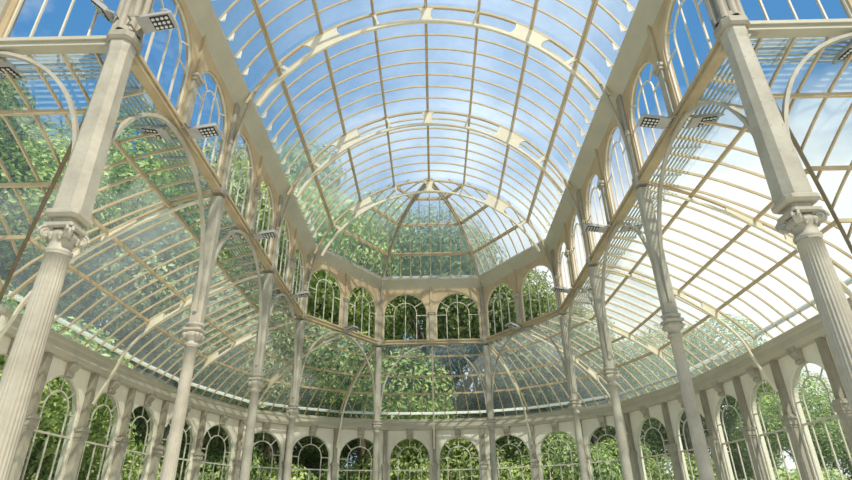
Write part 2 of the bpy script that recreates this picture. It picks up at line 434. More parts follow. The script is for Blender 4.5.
def clerestory(a, b, nm, bay, wname, words):
    global wi
    fr = Frame(a, b, outward(a, b) if 'transept' not in wname else (0, 1)); half = fr.L / 4
    m = MB()
    for q in (-1, 1):
        sub = Frame(fr.p(q * half - half, 0, 0)[:2], fr.p(q * half + half, 0, 0)[:2], tuple(fr.n)); 
        holed_panel(m, sub, half, HS + .005, 1.985, half * .82, 1.88 - half * .82, -.010, .018)
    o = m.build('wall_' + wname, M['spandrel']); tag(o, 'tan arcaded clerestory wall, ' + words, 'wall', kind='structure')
    # sill beam with its mouldings
    m = MB(); L = fr.L / 2
    for d0, d1, h0, h1 in ((-.020, .022, HS - .006, HS + .008), (-.012, .018, HS - .024, HS - .006), (-.018, .020, HS - .030, HS - .024)):
        m.sweep(None, [[fr.p(s_, d, h) for d, h in ((d0, h0), (d1, h0), (d1, h1), (d0, h1))] for s_ in (-L, L)])
    o = m.build('trim_%s_sill' % wname, M['beam' if 'transept' in wname else 'sill']); tag(o, ('cream' if 'transept' in wname else 'ochre') + ' sill beam under the clerestory, ' + words, 'sill beam', kind='structure')
    # windows
    for q in (-1, 1):
        side = (nm[:4] if nm != 'back' else '')
        if nm == 'back': lab = 'clerestory arched window in the back wall, %s of its middle post' % ('left' if q < 0 else 'right')
        else: lab = 'clerestory arched window, %s half of the %s' % ('nearer' if q < 0 else 'farther', words)
        if 'transept' in wname: lab = 'clerestory arched window, %s half of the %s' % ('inner' if q < 0 else 'outer', words)
        clerestory_window(wi, fr, half, q * half, lab); wi += 1
    # middle post
    t = thing('mullion_post', 'slender post between paired clerestory windows, ' + words, 'post', W(*fr.p(0, 0, HS)), 'mid-bay clerestory posts', 'thing')
    mm = MB(); w = .020
    mm.sweep(None, [[fr.p(s_, d, h) for s_, d in ((-w, -.024), (w, -.024), (w, .02), (-w, .02))] for h in (HS + .01, 1.67)])
    part(mm, 'lower_shaft', M['pier'], t)
    mm = MB()
    for w_, d_, h0, h1 in ((.026, -.032, 1.67, 1.685), (.031, -.038, 1.685, 1.70)):
        mm.sweep(None, [[fr.p(s_, d, h) for s_, d in ((-w_, d_), (w_, d_), (w_, .02), (-w_, .02))] for h in (h0, h1)])
    part(mm, 'capital', M['pier'], t)
    mm = MB(); w = .011
    mm.sweep(None, [[fr.p(s_, d, h) for s_, d in ((-w, -.022), (w, -.022), (w, .02), (-w, .02))] for h in (1.70, 1.95)])
    part(mm, 'upper_shaft', M['sill'], t)
    # arched brace between the two piers, under the sill
    e = L - 0.03; pts = []
    for k in range(33):
        a_ = PI - PI * k / 32; pts.append((e * math.cos(a_), 0.80 + (HS - 0.040 - 0.80) * max(math.sin(a_), 0) ** 0.85))
    m2 = MB(); strip(m2, fr, pts, 0.012, -0.009, 0.006)
    ob = m2.build('arched_brace', M['pier'], origin=W(*fr.p(0, 0, .8)))
    tag(ob, 'thin cream arched brace, ' + words, 'arch', 'arched braces between the piers', 'thing')
    return fr
LFRAMES = []
for a, b, nm, bay in facet_list():
    if nm == 'back': words = 'back wall'; wname = 'upper_back'
    elif bay == 3: words = '%s slanting apse wall' % nm[:-5]; wname = 'upper_%s' % nm
    else: words = '%s side, %s' % (nm, BAYW[bay]); wname = 'upper_%s_%s' % (nm, ('near', 'middle', 'far')[bay])
    fr = clerestory(a, b, nm, bay, wname, words); LFRAMES.append((fr, nm, bay, words))
for sg, nm in SIDES:
    fr = clerestory((sg, Y0), (sg * (1 + B), Y0), nm, 5, 'upper_%s_transept' % nm, '%s transept' % nm); LFRAMES.append((fr, nm, 5, '%s transept' % nm))

# gutter beams under the vault
GSEC = [(0.022, 1.905), (-0.006, 1.912), (-0.016, 1.930), (-0.066, 2.000), (-0.070, 2.014), (-0.052, 2.022), (0.02, 2.03), (0.03, 1.95)]
inner = [(-1, -0.2 + Y0)] if False else []
IN5 = [(-1, YN[0]), (-1, YN[1]), (-1, YN[2]), (-1, YN[3]), (-X4, Y4), (X4, Y4), (1, YN[3]), (1, YN[2]), (1, YN[1]), (1, YN[0])]
def inn_normal(i):
    if i in (0, 1, 2): return Vector((-1, 0))
    if i in (7, 8, 9): return Vector((1, 0))
    a, b, c = Vector(IN5[i - 1]), Vector(IN5[i]), Vector(IN5[i + 1])
    def nr(p, q):
        t = (q - p).normalized(); v = Vector((-t.y, t.x)); return v if v.dot((p + q) / 2 - CEN) > 0 else -v
    n1, n2 = nr(a, b), nr(b, c); s_ = n1 + n2; return s_ / (1 + n1.dot(n2))
for lo, hi, nm, lab in ((0, 3, 'left_gutter', 'heavy cream box gutter along the left springing of the vault'), (6, 9, 'right_gutter', 'heavy cream box gutter along the right springing of the vault'),
                        (3, 4, 'left_apse_gutter', 'cream box gutter over the left slanting apse wall'), (4, 5, 'back_gutter', 'cream box gutter over the back clerestory wall'), (5, 6, 'right_apse_gutter', 'cream box gutter over the right slanting apse wall')):
    m = MB(); rings = []
    for i in range(lo, hi + 1):
        n_ = inn_normal(i); p = IN5[i]
        rings.append([(p[0] + n_.x * d, p[1] + n_.y * d, h) for d, h in GSEC])
    m.sweep(None, rings); o = m.build('trim_' + nm, M['beam']); tag(o, lab, 'gutter beam', kind='structure')
# ---- barrel vault
RG = 1.03; AMAX = math.asin(0.985 / RG); ABAR = math.asin(0.945 / RG)
PURX = (0.0, 0.2957, 0.5775, 0.8016)
def vp(a, y, r): return (r * math.sin(a), y, ROOFC + r * math.cos(a))
NA = 40
vb = [('front bay of the glass vault, above the crossing end', Y0 - 0.35, YN[0]), ('near bay of the glass vault', YN[0], YN[1]), ('middle bay of the glass vault', YN[1], YN[2]), ('far bay of the glass vault, next to the apse', YN[2], YN[3])]
for lab, ya, yb in vb:
    t = thing('ceiling', lab, 'glass roof', W(0, ya, 2.0), 'bays of the barrel vault', 'structure')
    m = MB(); m.sweep(None, [[vp(-AMAX + 2 * AMAX * k / NA, y, RG) for k in range(NA + 1)] for y in (ya, yb)], caps=False)
    m.f = [f for f in m.f if not (NA in (f[0] % (NA + 1),) and (f[3] % (NA + 1)) == 0)]; m.sm = [True] * len(m.f)
    part(m, 'glass', M['roofglass'], t)
    m = MB(); nb = round((yb - ya) / (B / 8))
    for k in range(0 if ya < Y0 else 1, nb):
        y = ya + (yb - ya) * k / nb
        pts = [vp(-ABAR + 2 * ABAR * q / NA, y, RG - .007) for q in range(NA + 1)]
        m.ribbon(pts, [Vector(p) - Vector((0, y, ROOFC)) for p in pts], 0.0068, 0.012)
    nbf = len(m.f)
    for k in range(0 if ya < Y0 else 1, nb):
        y = ya + (yb - ya) * k / nb
        for sg in (-1, 1):
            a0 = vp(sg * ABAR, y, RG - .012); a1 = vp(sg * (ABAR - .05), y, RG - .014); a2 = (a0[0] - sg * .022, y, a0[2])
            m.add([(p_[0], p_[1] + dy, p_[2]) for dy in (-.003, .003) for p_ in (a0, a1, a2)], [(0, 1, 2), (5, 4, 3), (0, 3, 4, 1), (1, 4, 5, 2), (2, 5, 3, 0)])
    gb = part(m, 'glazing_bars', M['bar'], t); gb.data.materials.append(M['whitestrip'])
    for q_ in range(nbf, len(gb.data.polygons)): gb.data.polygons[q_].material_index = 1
    for sg in (-1, 1):
        m = MB(); m.bar((sg * .962, ya, ROOFC + .375), (sg * .962, yb, ROOFC + .375), .008, .026); part(m, 'eave_strip', M['whitestrip'], t)
    for x in PURX:
        for sg in ((-1, 1) if x else (1,)):
            a = math.asin(x / 0.985) * sg; m = MB(); rad = Vector((math.sin(a), 0, math.cos(a)))
            m.bar(vp(a, ya, 1.002), vp(a, yb, 1.002), 0.013 if x else 0.017, 0.022, rad)
            m.bar(vp(a, ya, 0.984), vp(a, yb, 0.984), 0.007, 0.010, rad)
            part(m, 'purlin' if x else 'ridge_bar', M['bar'], t)

# vault arches: two chords with pierced web plates
def arch_depth(a): return 0.105 * max(math.cos(a), 0.0) ** 0.8 * 0.72 + 0.034
def web_plate(m, y, a0, a1, c0, c1, th=0.012):
    nu, nv = 10, 6; vs = []
    for yy in (y - th / 2, y + th / 2):
        for iu in range(nu + 1):
            u = iu / nu; q = 1 - math.sqrt(max(0, 1 - (2 * u - 1) ** 2))
            for iv in range(nv + 1):
                s0 = a0 - c0 * q; s1 = a1 + c1 * q
                a = s0 + (s1 - s0) * iv / nv; r = 0.990 - arch_depth(a) * (1 - u)
                vs.append(vp(a, yy, r))
    n1 = nv + 1; N1 = (nu + 1) * n1; fs = []
    for iu in range(nu):
        for iv in range(nv):
            i = iu * n1 + iv; fs.append((i, i + 1, i + n1 + 1, i + n1)); fs.append((N1 + i, N1 + i + n1, N1 + i + n1 + 1, N1 + i + 1))
        for iv in (0, nv):
            i = iu * n1 + iv; fs.append((i, i + n1, N1 + i + n1, N1 + i))
    m.add(vs, fs)
d2 = math.radians
ARCHL = ['arch of the glass vault, nearest of three', 'arch of the glass vault, middle one of three', 'arch of the glass vault, farthest, where the apse begins']
for k, y in enumerate(YN[1:]):
    t = thing('vault_arch', 'pale pierced iron ' + ARCHL[k], 'arch', W(0, y, 2.0), 'arched ribs of the barrel vault', 'thing')
    for nm, rf, w, d in (('upper_chord', lambda a: 0.990, 0.014, 0.015), ('lower_chord', lambda a: 0.990 - arch_depth(a), 0.014, 0.019)):
        m = MB(); pts = [vp(-AMAX * .98 + 2 * AMAX * .98 * q / 60, y, rf(-AMAX * .98 + 2 * AMAX * .98 * q / 60)) for q in range(61)]
        m.ribbon(pts, [Vector(p) - Vector((0, y, ROOFC)) for p in pts], w, d); part(m, nm, M['bar' if nm[0] == 'u' else 'rib'], t)
    for a0, a1, c0, c1 in ((-1.6, 1.6, 2.0, 2.0), (17.0, 17.6, .8, .8), (31.5, 42.5, 1.8, 2.2), (53.6, 54.8, .5, .7), (-17.6, -17.0, .8, .8), (-42.5, -31.5, 2.2, 1.8), (-54.8, -53.6, .7, .5)):
        m = MB(); web_plate(m, y, d2(a0), d2(a1), d2(c0), d2(c1)); part(m, 'web_plate', M['rib'], t)
    # slim tails running down the piers
    for sg in (-1, 1):
        pts = []
        for q in range(13):
            u = q / 12; h = 2.02 - u * 0.60; x = 0.905 + 0.07 * math.sin(min(u * 1.25, 1) * PI / 2)
            pts.append((sg * x, y, h))
        m = MB(); m.tube(pts, 0.0085, 8); part(m, 'tail', M['pier'], t)

# ---- apse hipped glass
APX = Vector((0, YN[3]))
def zp(u): return ROOFC + math.sqrt(max(RG ** 2 - (0.985 * u) ** 2, 0))
def zc(u, r): return ROOFC + math.sqrt(max(r ** 2 - (0.955 * u) ** 2, 0))
AP = [(-1, YN[3]), (-X4, Y4), (X4, Y4), (1, YN[3])]
APN = ['left slanting facet of the glazed apse roof', 'back facet of the glazed apse roof', 'right slanting facet of the glazed apse roof']
for fi in range(3):
    A, Bq = Vector(AP[fi]), Vector(AP[fi + 1]); t = thing('ceiling', APN[fi], 'glass roof', W((A.x + Bq.x) / 2, (A.y + Bq.y) / 2, 2.0), 'facets of the apse roof', 'structure')
    inset = 0.985
    def P(u, e, r=None, extra=0):
        q = A.lerp(Bq, e); p = APX.lerp(q, u * inset + 0); return Vector((p.x, p.y, (zp(u) if r is None else zc(u, r))))
    m = MB(); nu = 20
    vs = []; fs = []
    for k in range(nu + 1):
        for e in (0, 1): vs.append(P(k / nu, e))
    for k in range(nu): fs.append((2 * k, 2 * k + 1, 2 * k + 3, 2 * k + 2))
    m.add(vs, fs, True); part(m, 'glass', M['roofglass'], t)
    # bars square to the eave
    m = MB(); L = (Bq - A).length; tt = (Bq - A).normalized(); foot = (APX - A).dot(tt); nb = 10
    for k in range(1, nb):
        s_ = L * k / nb
        um = abs(s_ - foot) / (foot if s_ < foot else (L - foot)); um = min(um + .01, .98)
        pts = []
        for q in range(15):
            u = um + (1 - um) * q / 14
            e = (foot + (s_ - foot) / u) / L if u > 1e-6 else .5
            e = min(max(e, 0), 1)
            p = P(u, e); p.z -= 0.008; pts.append(p)
        m.ribbon(pts, [(0, 0, 1)] * len(pts), 0.0068, 0.012)
    part(m, 'glazing_bars', M['bar'], t)
    m = MB(); a = P(.965, 0); b = P(.965, 1); a.z += .004; b.z += .004; m.bar(a, b, .008, .026); part(m, 'eave_strip', M['whitestrip'], t)
    for x in PURX[1:]:
        u = x / 0.955; m = MB(); a = P(u, 0, 1.0); b = P(u, 1, 1.0); m.bar(a, b, 0.013, 0.020); m.bar(a - Vector((0, 0, .016)), b - Vector((0, 0, .016)), 0.007, 0.010); part(m, 'purlin', M['bar'], t)
for sg, nm in SIDES:
    t = thing('hip_rib', 'curved hip rib of the apse roof, rising from the %s back pier' % nm, 'rib', W(sg * X4, Y4, 2.0), 'hip ribs of the apse roof', 'thing')
    for off, nmp, w in ((0.0, 'upper_bar', .020), (-0.035, 'lower_bar', .012)):
        pts = []
        for q in range(25):
            u = 0.03 + 0.97 * q / 24; p = APX.lerp(Vector((sg * X4, Y4)), u * .975); pts.append((p.x, p.y, zc(u, 1.0) + off))
        m = MB(); m.ribbon(pts, [(0, 0, 1)] * 25, w, 0.018); part(m, nmp, M['bar' if off == 0 else 'pier'], t)
    m = MB(); pts = []
    p1 = APX.lerp(Vector((sg * X4, Y4)), .93); p2 = APX.lerp(Vector((sg * X4, Y4)), .985)
    for q in range(11):
        u = q / 10; p = p1.lerp(p2, math.sin(min(1, u * 1.2) * PI / 2)); pts.append((p.x, p.y, 2.03 - .60 * u))
    m.tube(pts, 0.0075, 8); part(m, 'tail', M['pier'], t)

# ---- aisle roofs
PT = (0.245, 0.53, 0.745)
def aisle_bay(lab, i0, i1):
    mid = aisle_pt((i0 + i1) / 2, .5)
    t = thing('ceiling', lab, 'glass roof', W(mid.x, mid.y, 1.2), 'bays of the curved aisle roof', 'structure')
    m = MB(); nt_ = 16; n_i = (i1 - i0) * 2
    rings = [[aisle_pt(i0 + (i1 - i0) * a / n_i, q / nt_ * 1.03) for q in range(nt_ + 1)] for a in range(n_i + 1)]
    vs = [p for r_ in rings for p in r_]; fs = []
    for a in range(n_i):
        for q in range(nt_): fs.append((a * (nt_ + 1) + q, (a + 1) * (nt_ + 1) + q, (a + 1) * (nt_ + 1) + q + 1, a * (nt_ + 1) + q + 1))
    m.add(vs, fs, True); part(m, 'glass', M['aisleglass'], t)
    m = MB()
    for k in range(1, (i1 - i0) * 4):
        i = i0 + k / 4
        fan = 4 <= i <= 16
        t0 = 0.0
        if fan and k % 2: t0 = 0.36
        pts = [aisle_pt(i, t0 + (1.02 - t0) * q / 14, -.008) for q in range(15)]
        m.ribbon(pts, [(0, 0, 1)] * 15, 0.0062, 0.011)
    part(m, 'glazing_bars', M['bar'], t)
    pts = [aisle_pt(i0 + (i1 - i0) * a / ((i1 - i0) * 2), .955, .008) for a in range((i1 - i0) * 2 + 1)]
    m = MB(); m.ribbon(pts, [(0, 0, 1)] * len(pts), 0.008, 0.024); part(m, 'eave_strip', M['whitestrip'], t)
    for T in PT:
        pts = [aisle_pt(i0 + (i1 - i0) * a / ((i1 - i0) * 2), T, -.026) for a in range((i1 - i0) * 2 + 1)]
        m = MB(); m.ribbon(pts, [(0, 0, 1)] * len(pts), 0.011, 0.016); part(m, 'purlin', M['bar'], t)
for i0, i1, w in ((0, 2, 'left side, nearest full bay'), (2, 4, 'left side, far bay'), (4, 6, 'left of the apse, outer half'), (6, 8, 'left of the apse, inner half'), (8, 12, 'straight across the back'),
                  (12, 14, 'right of the apse, inner half'), (14, 16, 'right of the apse, outer half'), (16, 18, 'right side, far bay'), (18, 20, 'right side, nearest full bay')):
    aisle_bay('curved glass aisle roof, ' + w, i0, i1)
# corner bays with their valley
D0 = OUT[10][0] - 1.0
for sg, nm in SIDES:
    for kind in ('nave', 'transept'):
        def Q(s_, t_, dh=0.0):
            """s: distance along the clerestory from the corner pier, t: out from it"""
            d = t_ * D0
            if kind == 'nave': return Vector((sg * (1 + d), Y0 + s_, prof(t_) + dh))
            return Vector((sg * (1 + s_), Y0 + d * (1.0 / D0), prof(t_) + dh))
        # along: nave 0..1.0 (to y=2.33), transept 0..1.9
        smax = 0.91 if kind == 'nave' else 1.9
        scale = 1.0 / 1.0
        lab = 'triangular glass aisle roof beside the %s crossing column, %s half' % (nm, kind)
        t = thing('ceiling', lab, 'glass roof', W(sg * 1.4, Y0 + .5, 1.2), 'corner bays of the aisle roof', 'structure')
        full = 1.0 if kind == 'nave' else D0     # distance along at which the valley reaches the wall
        def tmax(s_): return min(s_ / full, 1.03)
        m = MB(); cols = []; ns = 24
        for a in range(ns + 1):
            s_ = smax * a / ns; cols.append([Q(s_, tmax(s_) * q / 12) for q in range(13)])
        if kind == 'nave':       # close against the first full bay, whose inner edge is C1-P10
            cols[-1] = [aisle_pt(0 if sg < 0 else ND - 1, q / 12 * .98) for q in range(13)]
        vs = [p for c in cols for p in c]; fs = []
        for a in range(ns):
            for q in range(12): fs.append((a * 13 + q, a * 13 + q + 1, (a + 1) * 13 + q + 1, (a + 1) * 13 + q))
        m.add(vs, fs, True); part(m, 'glass', M['aisleglass'], t)
        m = MB(); s_ = 0.113
        while s_ < smax:
            tm = min(tmax(s_), 1.02); pts = [Q(s_, tm * q / 12, -.008) for q in range(13)]
            m.ribbon(pts, [(0, 0, 1)] * 13, 0.0068, 0.012); s_ += 0.1135
        part(m, 'glazing_bars', M['bar'], t)
        for T in PT:
            a = Q(T * full, T, -.026); b = Q(smax, T, -.026)
            if kind == 'nave': b = aisle_pt(0 if sg < 0 else ND - 1, T, -.026)
            m = MB(); m.bar(a, b, 0.011, 0.016); part(m, 'purlin', M['bar'], t)
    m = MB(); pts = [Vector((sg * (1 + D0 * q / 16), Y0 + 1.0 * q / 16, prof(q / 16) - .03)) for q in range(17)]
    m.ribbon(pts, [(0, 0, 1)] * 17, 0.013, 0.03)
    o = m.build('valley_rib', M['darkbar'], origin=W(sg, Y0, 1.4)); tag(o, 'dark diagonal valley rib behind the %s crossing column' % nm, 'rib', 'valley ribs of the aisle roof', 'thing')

# slatted maintenance walkways on the roof, just outside the clerestory
for sg, nm in SIDES:
    m = MB()
    for k in range(9):
        d = .05 + .018 * k; m.bar((sg * (1 + d), Y0 + d, 1.462), (sg * (1 + d), YN[3], 1.462), .007, .005)
    for k in range(12): y = Y0 + .25 + k * .22; m.bar((sg * 1.045, y, 1.455), (sg * 1.20, y, 1.455), .01, .01)
    o = m.build('walkway', M['lamp'], origin=W(sg * 1.1, Y0, 1.46)); tag(o, 'grey slatted walkway on the %s aisle roof, seen through its glass' % nm, 'walkway', 'roof walkways', 'thing')
    m = MB()
    for k in range(9):
        d = .05 + .018 * k; m.bar((sg * (1 + d), Y0 + d, 1.462), (sg * 2.8, Y0 + d, 1.462), .007, .005)
    for k in range(7): x = 1.25 + k * .22; m.bar((sg * x, Y0 + .045, 1.455), (sg * x, Y0 + .20, 1.455), .01, .01)
    o = m.build('walkway', M['lamp'], origin=W(sg * 1.5, Y0, 1.46)); tag(o, 'grey slatted walkway on the %s transept roof, seen through its glass' % nm, 'walkway', 'roof walkways', 'thing')

# aisle half-arch ribs with pierced plates, foot on the wall, head at the clerestory
RIBP = [(0.02, 1.375), (0.13, 1.355), (0.255, 1.315), (0.39, 1.262), (0.50, 1.208), (0.60, 1.150), (0.70, 1.083), (0.78, 1.015), (0.86, 0.915), (0.90, 0.81), (0.945, 0.71), (0.985, 0.62)]
def rib_words(i):
    d = i - 10; s = 'left' if d < 0 else 'right'; a = abs(d)
    return {0: 'at the middle of the back', 2: 'at the %s back pier' % s, 4: 'at the middle of the %s slanting wall' % s, 6: 'at the %s pier where the nave meets the apse' % s,
            8: 'at the third %s pier from the front' % s, 10: 'at the second %s pier from the front' % s}[a]
for i in range(0, ND, 2):
    a, b = Vector(INNALL[i]), Vector(OUTALL[i]); dirv = (b - a).normalized()
    t = thing('aisle_rib', 'curved cream aisle rib ' + rib_words(i), 'rib', W(b.x, b.y, .8), 'curved ribs of the aisle roof', 'thing')
    side = Vector((-dirv.y, dirv.x, 0))
    def at(tt, h): q = a.lerp(b, tt); return Vector((q.x, q.y, h))
    # smooth lower chord
    pts = []
    for k in range(len(RIBP) - 1):
        p0, p1, p2, p3 = RIBP[max(k - 1, 0)], RIBP[k], RIBP[k + 1], RIBP[min(k + 2, len(RIBP) - 1)]
        for q in range(5):
            u = q / 5; f = lambda c: 0.5 * (2 * p1[c] + (p2[c] - p0[c]) * u + (2 * p0[c] - 5 * p1[c] + 4 * p2[c] - p3[c]) * u * u + (3 * p1[c] - p0[c] - 3 * p2[c] + p3[c]) * u ** 3)
            pts.append((f(0), f(1)))
    pts.append(RIBP[-1]); P3 = [at(*p) for p in pts]; n3 = len(P3); ups = []
    for k in range(n3):
        tv = (P3[min(k + 1, n3 - 1)] - P3[max(k - 1, 0)]).normalized(); ups.append(tv.cross(side).normalized())
    big = i not in (10,)
    m = MB(); m.ribbon(P3, ups, 0.014, 0.011); part(m, 'lower_chord', M['rib'], t)
    m = MB(); pu = [aisle_pt(i, q / 16 * .95, -.018) for q in range(17)]
    m.ribbon(pu, [(0, 0, 1)] * 17, 0.014, 0.012); part(m, 'upper_chord', M['bar'], t)
    for t0, t1 in ((0.40, 0.56), (0.66, 0.76)):
        m = MB(); vs = []; nq = 10
        for sd in (-.005, .005):
            for q in range(nq + 1):
                tt = t0 + (t1 - t0) * q / nq
                # lower chord height at tt
                for k in range(len(pts) - 1):
                    if pts[k][0] <= tt <= pts[k + 1][0]:
                        u = (tt - pts[k][0]) / (pts[k + 1][0] - pts[k][0]); hl = pts[k][1] + (pts[k + 1][1] - pts[k][1]) * u; break
                vs.append(at(tt, hl) + side * sd); vs.append(at(tt, prof(tt) - .02) + side * sd)
        n1 = 2 * (nq + 1); fs = []
        for q in range(nq): fs += [(2 * q, 2 * q + 1, 2 * q + 3, 2 * q + 2), (n1 + 2 * q, n1 + 2 * q + 2, n1 + 2 * q + 3, n1 + 2 * q + 1)]
        fs += [(0, n1, n1 + 1, 1), (2 * nq, 2 * nq + 1, n1 + 2 * nq + 1, n1 + 2 * nq)]
        m.add(vs, fs); part(m, 'web_plate', M['rib'], t)

# ---- piers and columns
def fluted_shaft(m, c, prof_, n=96, fl=24, dep=0.09): m.lathe(c, prof_, n=n, flute=fl, depth=dep)
def volute(m, c, ang, R, h):
    """ionic scroll: a spiral tube and a disc, facing direction ang"""
    ca, sa = math.cos(ang), math.sin(ang); o = Vector((c[0] + ca * R, c[1] + sa * R, h)); tx = Vector((-sa, ca, 0)); ax = Vector((ca, sa, 0))
    # disc axis is tangential so that the scroll hangs off the corner
    r = 0.019
    for sgn in (-1, 1):
        pts = []
        for k in range(29):
            a = k / 28 * 3.4 * PI; rr = r * (1 - k / 28 * .78)
            pts.append(o + (ax * math.cos(a) + Vector((0, 0, 1)) * math.sin(a)) * rr + tx * sgn * 0.007)
        m.tube(pts, [0.0042 * (1 - .4 * k / 28) for k in range(29)], 6)
    ring0 = [o + (ax * math.cos(2 * PI * k / 16) + Vector((0, 0, 1)) * math.sin(2 * PI * k / 16)) * r * .85 - tx * .008 for k in range(16)]
    ring1 = [p + tx * .016 for p in ring0]; m.sweep(None, [ring0, ring1])
def big_column(sg, nm):
    c = (sg, Y0); t = thing('fluted_column', 'thick fluted column with scrolled capital, %s of the nearest pair' % nm, 'column', W(sg, Y0, HW0), 'columns carrying the glass vault', 'thing')
    m = MB(); m.lathe(c, [(.070, -.4), (.070, -.36), (.064, -.35), (.066, -.33), (.056, -.31), (.054, -.29), (.049, -.28)], 40); part(m, 'base', M['pier'], t)
    m = MB(); pr = [(.0435 - .0135 * ((h + .28) / .93) ** 1.2, h) for h in [(-.28 + .93 * k / 12) for k in range(13)]]
    fluted_shaft(m, c, pr); part(m, 'shaft', M['pier'], t)
    m = MB()
    m.lathe(c, [(.029, .645), (.034, .650), (.034, .658), (.029, .662), (.029, .682), (.036, .692), (.037, .700), (.030, .712)], 32)
    for k in range(8):
        a = 2 * PI * (k + .5) / 8; m.lathe((c[0] + .033 * math.cos(a), c[1] + .033 * math.sin(a)), [(.002, .682), (.008, .690), (.009, .698), (.003, .706)], 8)
    for a in (PI / 4, 3 * PI / 4, 5 * PI / 4, 7 * PI / 4):
        volute(m, c, a, .041, .702)
    m.prism(c, [(.034, .716), (.041, .720), (.041, .729)], .12)
    m.prism(c, [(.028, .729), (.028, .748)], .25)
    m.prism(c, [(.038, .748), (.047, .756), (.047, .766), (.043, .770)], .25)
    part(m, 'capital', M['pier'], t)
    m = MB(); m.prism(c, [(.042, .770), (.042, .80), (.038, 1.0), (.032, 1.36), (.035, 1.39), (.036, 1.41)], .45); part(m, 'pier', M['pier'], t)
    m = MB()
    for hh in [0.82 + .09 * k for k in range(6)]:
        for x, y in ((1, .45), (1, -.45), (-1, .45), (-1, -.45), (.45, -1), (-.45, -1)):
            w = .042 - .010 * (hh - .8) / .56
            m.lathe((c[0] + x * w * .97, c[1] + y * w * .97), [(.0005, hh - .003), (.0028, hh), (.0005, hh + .003)], 6)
    ro = part(m, 'rivets', M['post'], t); ro['kind'] = 'stuff'
    m = MB(); m.prism(c, [(.040, 1.405), (.046, 1.415), (.046, 1.435), (.040, 1.445)], .4)
    m.lathe(c, [(.044, 1.445), (.044, 1.46), (.038, 1.47), (.038, 1.62), (.044, 1.625), (.044, 1.64), (.036, 1.65), (.036, 2.3)], 24)
    for k in range(8):
        a = 2 * PI * k / 8; m.lathe((c[0] + .038 * math.cos(a), c[1] + .038 * math.sin(a)), [(.011, 1.445), (.011, 2.3)], 10)
    part(m, 'upper_pier', M['post'], t)
    for dx, dy in ((sg, 0), (0, 1)):        # quarter-round brackets to the beams
        m = MB(); fr = Frame((c[0], c[1]), (c[0] + dx * .2, c[1] + dy * .2), (dy, dx))
        ps = [(.030 + .05 * (1 - math.cos(a)) - .1, HS - .024 - .05 * (1 - math.sin(a))) for a in [PI / 2 * k / 8 for k in range(9)]]
        strip(m, fr, ps, .012, -.010, .010); part(m, 'bracket', M['pier'], t)
def pier_column(c, rot, lab, r=0.026, apse=False):
    t = thing('fluted_column', lab, 'column', W(c[0], c[1], HW0), 'columns carrying the glass vault', 'thing')
    k = r / .026
    m = MB(); m.lathe(c, [(.048 * k, -.4), (.048 * k, -.37), (.042 * k, -.36), (.042 * k, -.34), (.034 * k, -.33)], 32); part(m, 'base', M['pier'], t)
    m = MB(); m.lathe(c, [((.029 - .006 * (h + .33) / .99) * k, h) for h in [(-.33 + .99 * q / 8) for q in range(9)]], 72, 18, .06); part(m, 'shaft', M['pier'], t)
    m = MB(); m.lathe(c, [(.023 * k, .655), (.030 * k, .660), (.030 * k, .668), (.024 * k, .672), (.024 * k, .682), (.036 * k, .694), (.039 * k, .704), (.036 * k, .714), (.028 * k, .718), (.028 * k, .735), (.037 * k, .742), (.040 * k, .752), (.030 * k, .758)], 28)
    for q in range(4):
        a = PI / 4 + q * PI / 2 + rot
        m.lathe((c[0] + .036 * k * math.cos(a), c[1] + .036 * k * math.sin(a)), [(.002, .690), (.011 * k, .697), (.012 * k, .706), (.003, .715)], 10)
    m.prism(c, [(.030 * k, .716), (.038 * k, .722), (.038 * k, .730), (.030 * k, .734)], .15, rot)
    part(m, 'capital', M['pier'], t)
    m = MB(); m.prism(c, [(.0265 * k, .758), (.0265 * k, .80), (.0265 * k, HS - .06)], .35, rot)
    part(m, 'pier', M['pier'], t)
    m = MB(); m.prism(c, [(.0265, HS - .04), (.031, HS - .03), (.031, HS + .010), (.027, HS + .018), (.027, 1.67), (.031, 1.675), (.031, 1.695), (.026, 1.70), (.026, 1.93)], .3, rot)
    part(m, 'upper_pier', M['post'], t)
    # rivet strips
    m = MB()
    for q in range(10):
        hh = .80 + .057 * q
        for x, y in ((1, .5), (1, -.5), (-1, .5), (-1, -.5), (.5, -1), (-.5, -1)):
            w = .0265 * k; X, Y = x * w, y * w
            m.lathe((c[0] + X * math.cos(rot) - Y * math.sin(rot), c[1] + X * math.sin(rot) + Y * math.cos(rot)), [(.0005, hh - .003), (.0024, hh), (.0005, hh + .003)], 5)
    ro = part(m, 'rivets', M['post'], t); ro['kind'] = 'stuff'
for sg, nm in SIDES:
    big_column(sg, nm)
    pier_column((sg, YN[1]), 0, 'slim iron column on the %s side, second from the front' % nm)
    pier_column((sg, YN[2]), 0, 'slim iron column on the %s side, third from the front' % nm)
    pier_column((sg, YN[3]), sg * 0.28, 'slim iron column on the %s side, where the nave meets the apse' % nm)
    pier_column((sg * X4, Y4), sg * -0.3, 'slim iron column at the back, %s corner of the apse' % nm)

